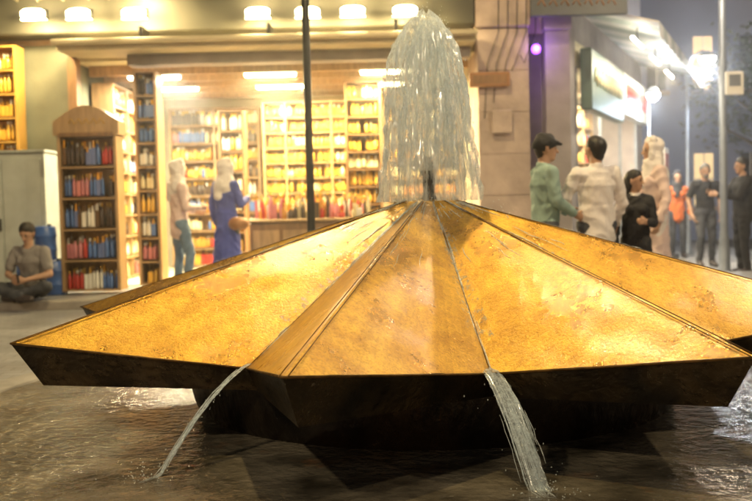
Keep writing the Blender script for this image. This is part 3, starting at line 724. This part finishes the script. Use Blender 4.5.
    hm = Matrix.Rotation(math.radians(head_yaw), 3, 'Z') @ Matrix.Rotation(math.radians(head_pitch), 3, 'X'); hc = J['hea']
    def h(x, y, z): return hc+hm @ Vector((x, y, z))
    hx = hm @ Vector((1, 0, 0))
    s.cap(h(0, -.015, .025), h(0, .005, .03), .088, .084, 'skin', .92, hx)
    s.cap(h(0, .02, .0), h(0, .045, -.075), .070, .036, 'skin', .95, hx)
    s.cap(h(0, .0, -.03), h(0, -.01, -.06), .06, .05, 'skin')
    s.cap(h(0, .088, .01), h(0, .103, -.022), .009, .014, 'skin')
    s.cap(h(-.018, .082, -.052), h(.018, .082, -.052), .006, .006, 'lip')
    for sg in (-1, 1):
        s.cap(h(sg*.029, .084, .010), h(sg*.035, .083, .010), .006, .006, 'eye')
        s.cap(h(sg*.018, .089, .032), h(sg*.043, .082, .034), .0035, .003, hair)
        if not hijab: s.cap(h(sg*.082, -.005, .015), h(sg*.080, .0, -.02), .016, .011, 'skin', 1.0)
    if hijab:
        s.cap(h(0, -.035, .045), h(0, -.02, .035), .098, .098, hijab, .96, hx); s.cap(h(0, -.03, -.02), h(0, -.015, -.09), .092, .078, hijab, 1, hx)
        for sg in (-1, 1): s.cap(h(sg*.062, .02, .05), h(sg*.055, .025, -.07), .032, .03, hijab)
        s.cap(h(0, .035, -.115), J['nec']+Vector((0, .03, -.07)), .055, .085, hijab, 1.3); s.cap(h(0, -.03, -.09), J['nec']+Vector((0, -.02, -.09)), .075, .10, hijab, 1.5)
        s.cap(h(0, .035, .098), h(0, -.0, .11), .028, .05, hijab, 1.8, hx)
        s.cap(J['nec']+Vector((.02, .05, -.06)), J['che']+Vector((.03, .10, -.02)), .07, .045, hijab, 1.3)
        s.cap(J['nec']+Vector((-.02, -.05, -.04)), J['che']+Vector((-.03, -.10, -.03)), .08, .05, hijab, 1.3)
    elif cap:
        s.cap(h(0, -.02, .05), h(0, -.005, .055), .100, .097, cap, .95, hx); s.cap(h(0, .07, .065), h(0, .135, .05), .02, .011, cap, 3.2, hx)
        s.cap(h(0, -.05, .0), h(0, -.045, -.04), .062, .05, hair, 1.15, hx)
    else:
        s.cap(h(0, -.033, .045), h(0, -.01, .058), .094, .09, hair, .95, hx); s.cap(h(0, -.045, .0), h(0, -.045, -.045), .072, .055, hair, 1.1, hx)
        for sg in (-1, 1): s.cap(h(sg*.072, -.0, .045), h(sg*.074, -.01, .02), .02, .012, hair)
    if bun: s.cap(h(0, -.09, .03), h(0, -.10, -.13), .05, .04, hair, 1.2, hx)
    if beard: s.cap(h(0, .05, -.07), h(0, .035, -.085), .042, .04, hair, 1.05, hx)
    if bag:
        s.cap((-.13, .02, 1.40), (.17, .10, 1.02), .012, .012, 'bag'); s.cap((.20, -.04, .88), (.24, .04, .88), .085, .08, 'bag', 1.5, (0, 1, 0))
    V = []; F = []
    for (a, b, r0, r1, k_, w, sv) in s.p: cap_mesh(V, F, a, b, r0, r1, w, sv)
    me = bpy.data.meshes.new('t'); me.from_pydata([tuple(v) for v in V], [], F); o = bpy.data.objects.new('t', me); C.objects.link(o)
    md = o.modifiers.new('r', 'REMESH'); md.mode = 'VOXEL'; md.voxel_size = .0085; md.adaptivity = 0
    md = o.modifiers.new('s', 'SMOOTH'); md.factor = .5; md.iterations = 3
    dg = bpy.context.evaluated_depsgraph_get(); m2 = bpy.data.meshes.new_from_object(o.evaluated_get(dg))
    bpy.data.objects.remove(o)
    nv = len(m2.vertices); co = np.empty(nv*3, 'f'); m2.vertices.foreach_get('co', co); co = co.reshape(-1, 3)
    nf = len(m2.polygons); fc = np.empty(nf*3, 'f'); m2.polygons.foreach_get('center', fc); fc = fc.reshape(-1, 3)
    names = []
    for pr in s.p:
        if pr[4] not in names: names.append(pr[4])
    def assign(P):
        best = np.full(len(P), 9e9); bi = np.zeros(len(P), 'i')
        for (a, b, r0, r1, k_, w, sv) in s.p:
            A = np.array(a); D_ = np.array(b-a); L2 = max(D_.dot(D_), 1e-9); rel = P-A; t = np.clip(rel@D_/L2, 0, 1); off = rel-t[:, None]*D_
            Dn = D_/math.sqrt(L2); sv_ = np.array(sv)-Dn*np.dot(np.array(sv), Dn); ln = np.linalg.norm(sv_)
            if ln > .05 and w != 1:
                sv_ /= ln; c = off@sv_; off = off+np.outer(c/w-c, sv_)
            dd = np.linalg.norm(off, axis=1)-(r0+(r1-r0)*t)
            if k_ in ('eye', 'lip'): dd = dd-.002
            mk = dd < best; best[mk] = dd[mk]; bi[mk] = names.index(k_)
        return bi
    bi = assign(fc); vi = assign(co)
    cloth = np.array([k_.startswith('c_') for k_ in names])[vi]
    no = np.empty(nv*3, 'f'); m2.vertices.foreach_get('normal', no); no = no.reshape(-1, 3)
    off_ = random.uniform(0, 50)
    for q_ in np.nonzero(cloth)[0]:
        x, y, z = co[q_]; x = float(x); y = float(y); z = float(z)
        w1 = noise.noise(Vector((x*5+off_, y*5, z*9+noise.noise(Vector((x*6, y*6, off_)))*2)))
        w2 = noise.noise(Vector((x*16+off_, y*16, z*10)))
        co[q_] += no[q_]*((1-abs(w1)*2.5)*.011+w2*.007)
    sc_ = H/1.70
    m2.vertices.foreach_set('co', (co*sc_).ravel())
    m2.materials.clear()
    for k_ in names: m2.materials.append(M[k_])
    m2.polygons.foreach_set('material_index', bi.astype('i')); m2.polygons.foreach_set('use_smooth', [True]*nf)
    m2.update(); m2.name = name
    return new_obj(name, m2, None, loc, yaw)

D = math.radians
person('woman', (-2.42, 12.35, .10), D(-60), 1.60, 'c_pink', 'c_jean', hijab='c_white', female=True, shirt_len=2,
       J=dict(eR=(.20, .02, 1.10), wR=(.14, .24, 1.10), eL=(-.20, .02, 1.10), wL=(-.10, .25, 1.05), kR=(.10, .10, .49), aR=(.11, .04, .10), tR=(.12, .19, .045)), head_yaw=0, head_pitch=-8)
person('woman', (-1.82, 12.25, .10), D(-35), 1.60, 'c_blue', 'c_dk', hijab='c_white', female=True, coat=.28, bag=True,
       J=dict(eR=(.21, .05, 1.12), wR=(.14, .26, 1.20), hea=(0, .035, 1.58)), head_yaw=-20, head_pitch=-6)
person('man', (1.53, 9.0, 0), D(-80), 1.68, 'c_green', 'c_dk', cap='c_black', collar='c_green',
       J=dict(eL=(-.23, .03, 1.12), wL=(-.12, .26, 1.02), eR=(.22, .02, 1.12), wR=(.12, .24, 1.0)), head_yaw=-12, shirt_len=2, slim=1.08)
person('man', (2.00, 9.05, 0), D(12), 1.66, 'c_white', 'c_dk', collar='c_white', shirt_len=2.2, slim=1.1,
       J=dict(sL=(-.18, 0, 1.375), eL=(-.30, .06, 1.13), wL=(-.36, .20, .98), eR=(.26, .0, 1.10), wR=(.26, .12, .90)), head_yaw=25)
person('woman', (2.42, 9.3, 0), D(170), 1.36, 'c_black', 'c_black', collar='c_white', female=True, bun=True, head_yaw=60, shirt_len=1,
       J=dict(eL=(-.2, .03, 1.1), wL=(-.1, .22, 1.12)))
person('woman', (2.90, 10.4, 0), D(100), 1.71, 'c_pink', 'c_white', hijab='c_white', female=True, coat=.2, J=dict(eR=(.2, .04, 1.1), wR=(.12, .22, 1.2)))
person('woman', (5.62, 18.6, 0), D(175), 1.58, 'c_orange', 'c_dk', hijab='c_dk', female=True, shirt_len=2)
person('man', (5.28, 16.0, 0), D(180), 1.63, 'c_black', 'c_dk', hair='hair_grey', beard=True, sleeves='short', J=dict(kR=(.11, .12, .50), aR=(.12, .05, .10), tR=(.13, .2, .04), eR=(.27, -.04, 1.12), eL=(-.27, -.04, 1.12)))
person('man', (5.22, 14.2, 0), D(95), 1.64, 'c_black', 'c_black', head_yaw=0, phone='R', slim=1.2, shirt_len=1,
       J=dict(eR=(.22, .18, 1.16), wR=(.12, .42, 1.22), eL=(-.2, .16, 1.14), wL=(-.06, .40, 1.18)))
person('seated_man', (-4.02, 11.62, .105), D(170), 1.70, 'c_grey', 'c_dk', sleeves='short', shirt_len=0, phone='R', head_pitch=-22,
       J=dict(pel=(0, -.05, .12), wai=(0, -.04, .26), che=(0, .0, .46), nec=(0, .02, .61), hea=(0, .055, .765), sR=(.175, .01, .565), sL=(-.175, .01, .565),
              eR=(.26, .05, .30), wR=(.08, .26, .27), eL=(-.26, .05, .30), wL=(-.07, .25, .25), hR=(.09, -.03, .11), hL=(-.09, -.03, .11),
              kR=(.33, .26, .17), kL=(-.33, .26, .17), aR=(-.06, .36, .07), aL=(.06, .27, .07), tR=(-.2, .38, .045), tL=(.2, .27, .045)))

# ------------------------------------------------------------------ thin haze volume over the street, added for the lamp glow
mm = bpy.data.materials.new('glow_haze'); mm.use_nodes = True; nt = mm.node_tree
for nn in list(nt.nodes): nt.nodes.remove(nn)
vo = nt.nodes.new('ShaderNodeVolumeScatter'); vo.inputs['Density'].default_value = .010; vo.inputs['Anisotropy'].default_value = .82; vo.inputs['Color'].default_value = (1, 1, 1, 1)
nt.links.new(vo.outputs[0], nt.nodes.new('ShaderNodeOutputMaterial').inputs['Volume'])
M['glow_haze'] = mm
b = MB(); b.box(-12, 12, 7.6, 20.5, .15, 6.5, 'glow_haze'); b.obj('glow_haze')

# ------------------------------------------------------------------ sky, sun, camera
wd = bpy.data.worlds.new('World'); sc.world = wd; wd.use_nodes = True; nt = wd.node_tree
sky = nt.nodes.new('ShaderNodeTexSky'); sky.sky_type = 'NISHITA'; sky.sun_disc = False; sky.sun_elevation = D(1.5); sky.sun_rotation = D(200)
nt.links.new(sky.outputs[0], nt.nodes['Background'].inputs[0]); nt.nodes['Background'].inputs[1].default_value = .13
sn = light('sun', 'SUN', (0, 0, 20), .06, (1, .85, .7), D(3)); sn.rotation_euler = (D(88), 0, D(200))

cd = bpy.data.cameras.new('camera'); cam = bpy.data.objects.new('camera', cd); C.objects.link(cam)
cd.sensor_width = 36; cd.lens = 36*1000/752; cd.clip_end = 1500; cd.clip_start = .05
cam.matrix_world = Matrix.Translation((0, 0, 1.10)) @ Matrix.Rotation(D(90-2.55), 4, 'X') @ Matrix.Rotation(D(-1.4), 4, 'Z')
cd.dof.use_dof = True; cd.dof.focus_distance = 4.4; cd.dof.aperture_fstop = 2.4; cd.dof.aperture_blades = 0
sc.camera = cam
sc.view_settings.view_transform = 'Standard'; sc.view_settings.look = 'None'; sc.view_settings.exposure = 0
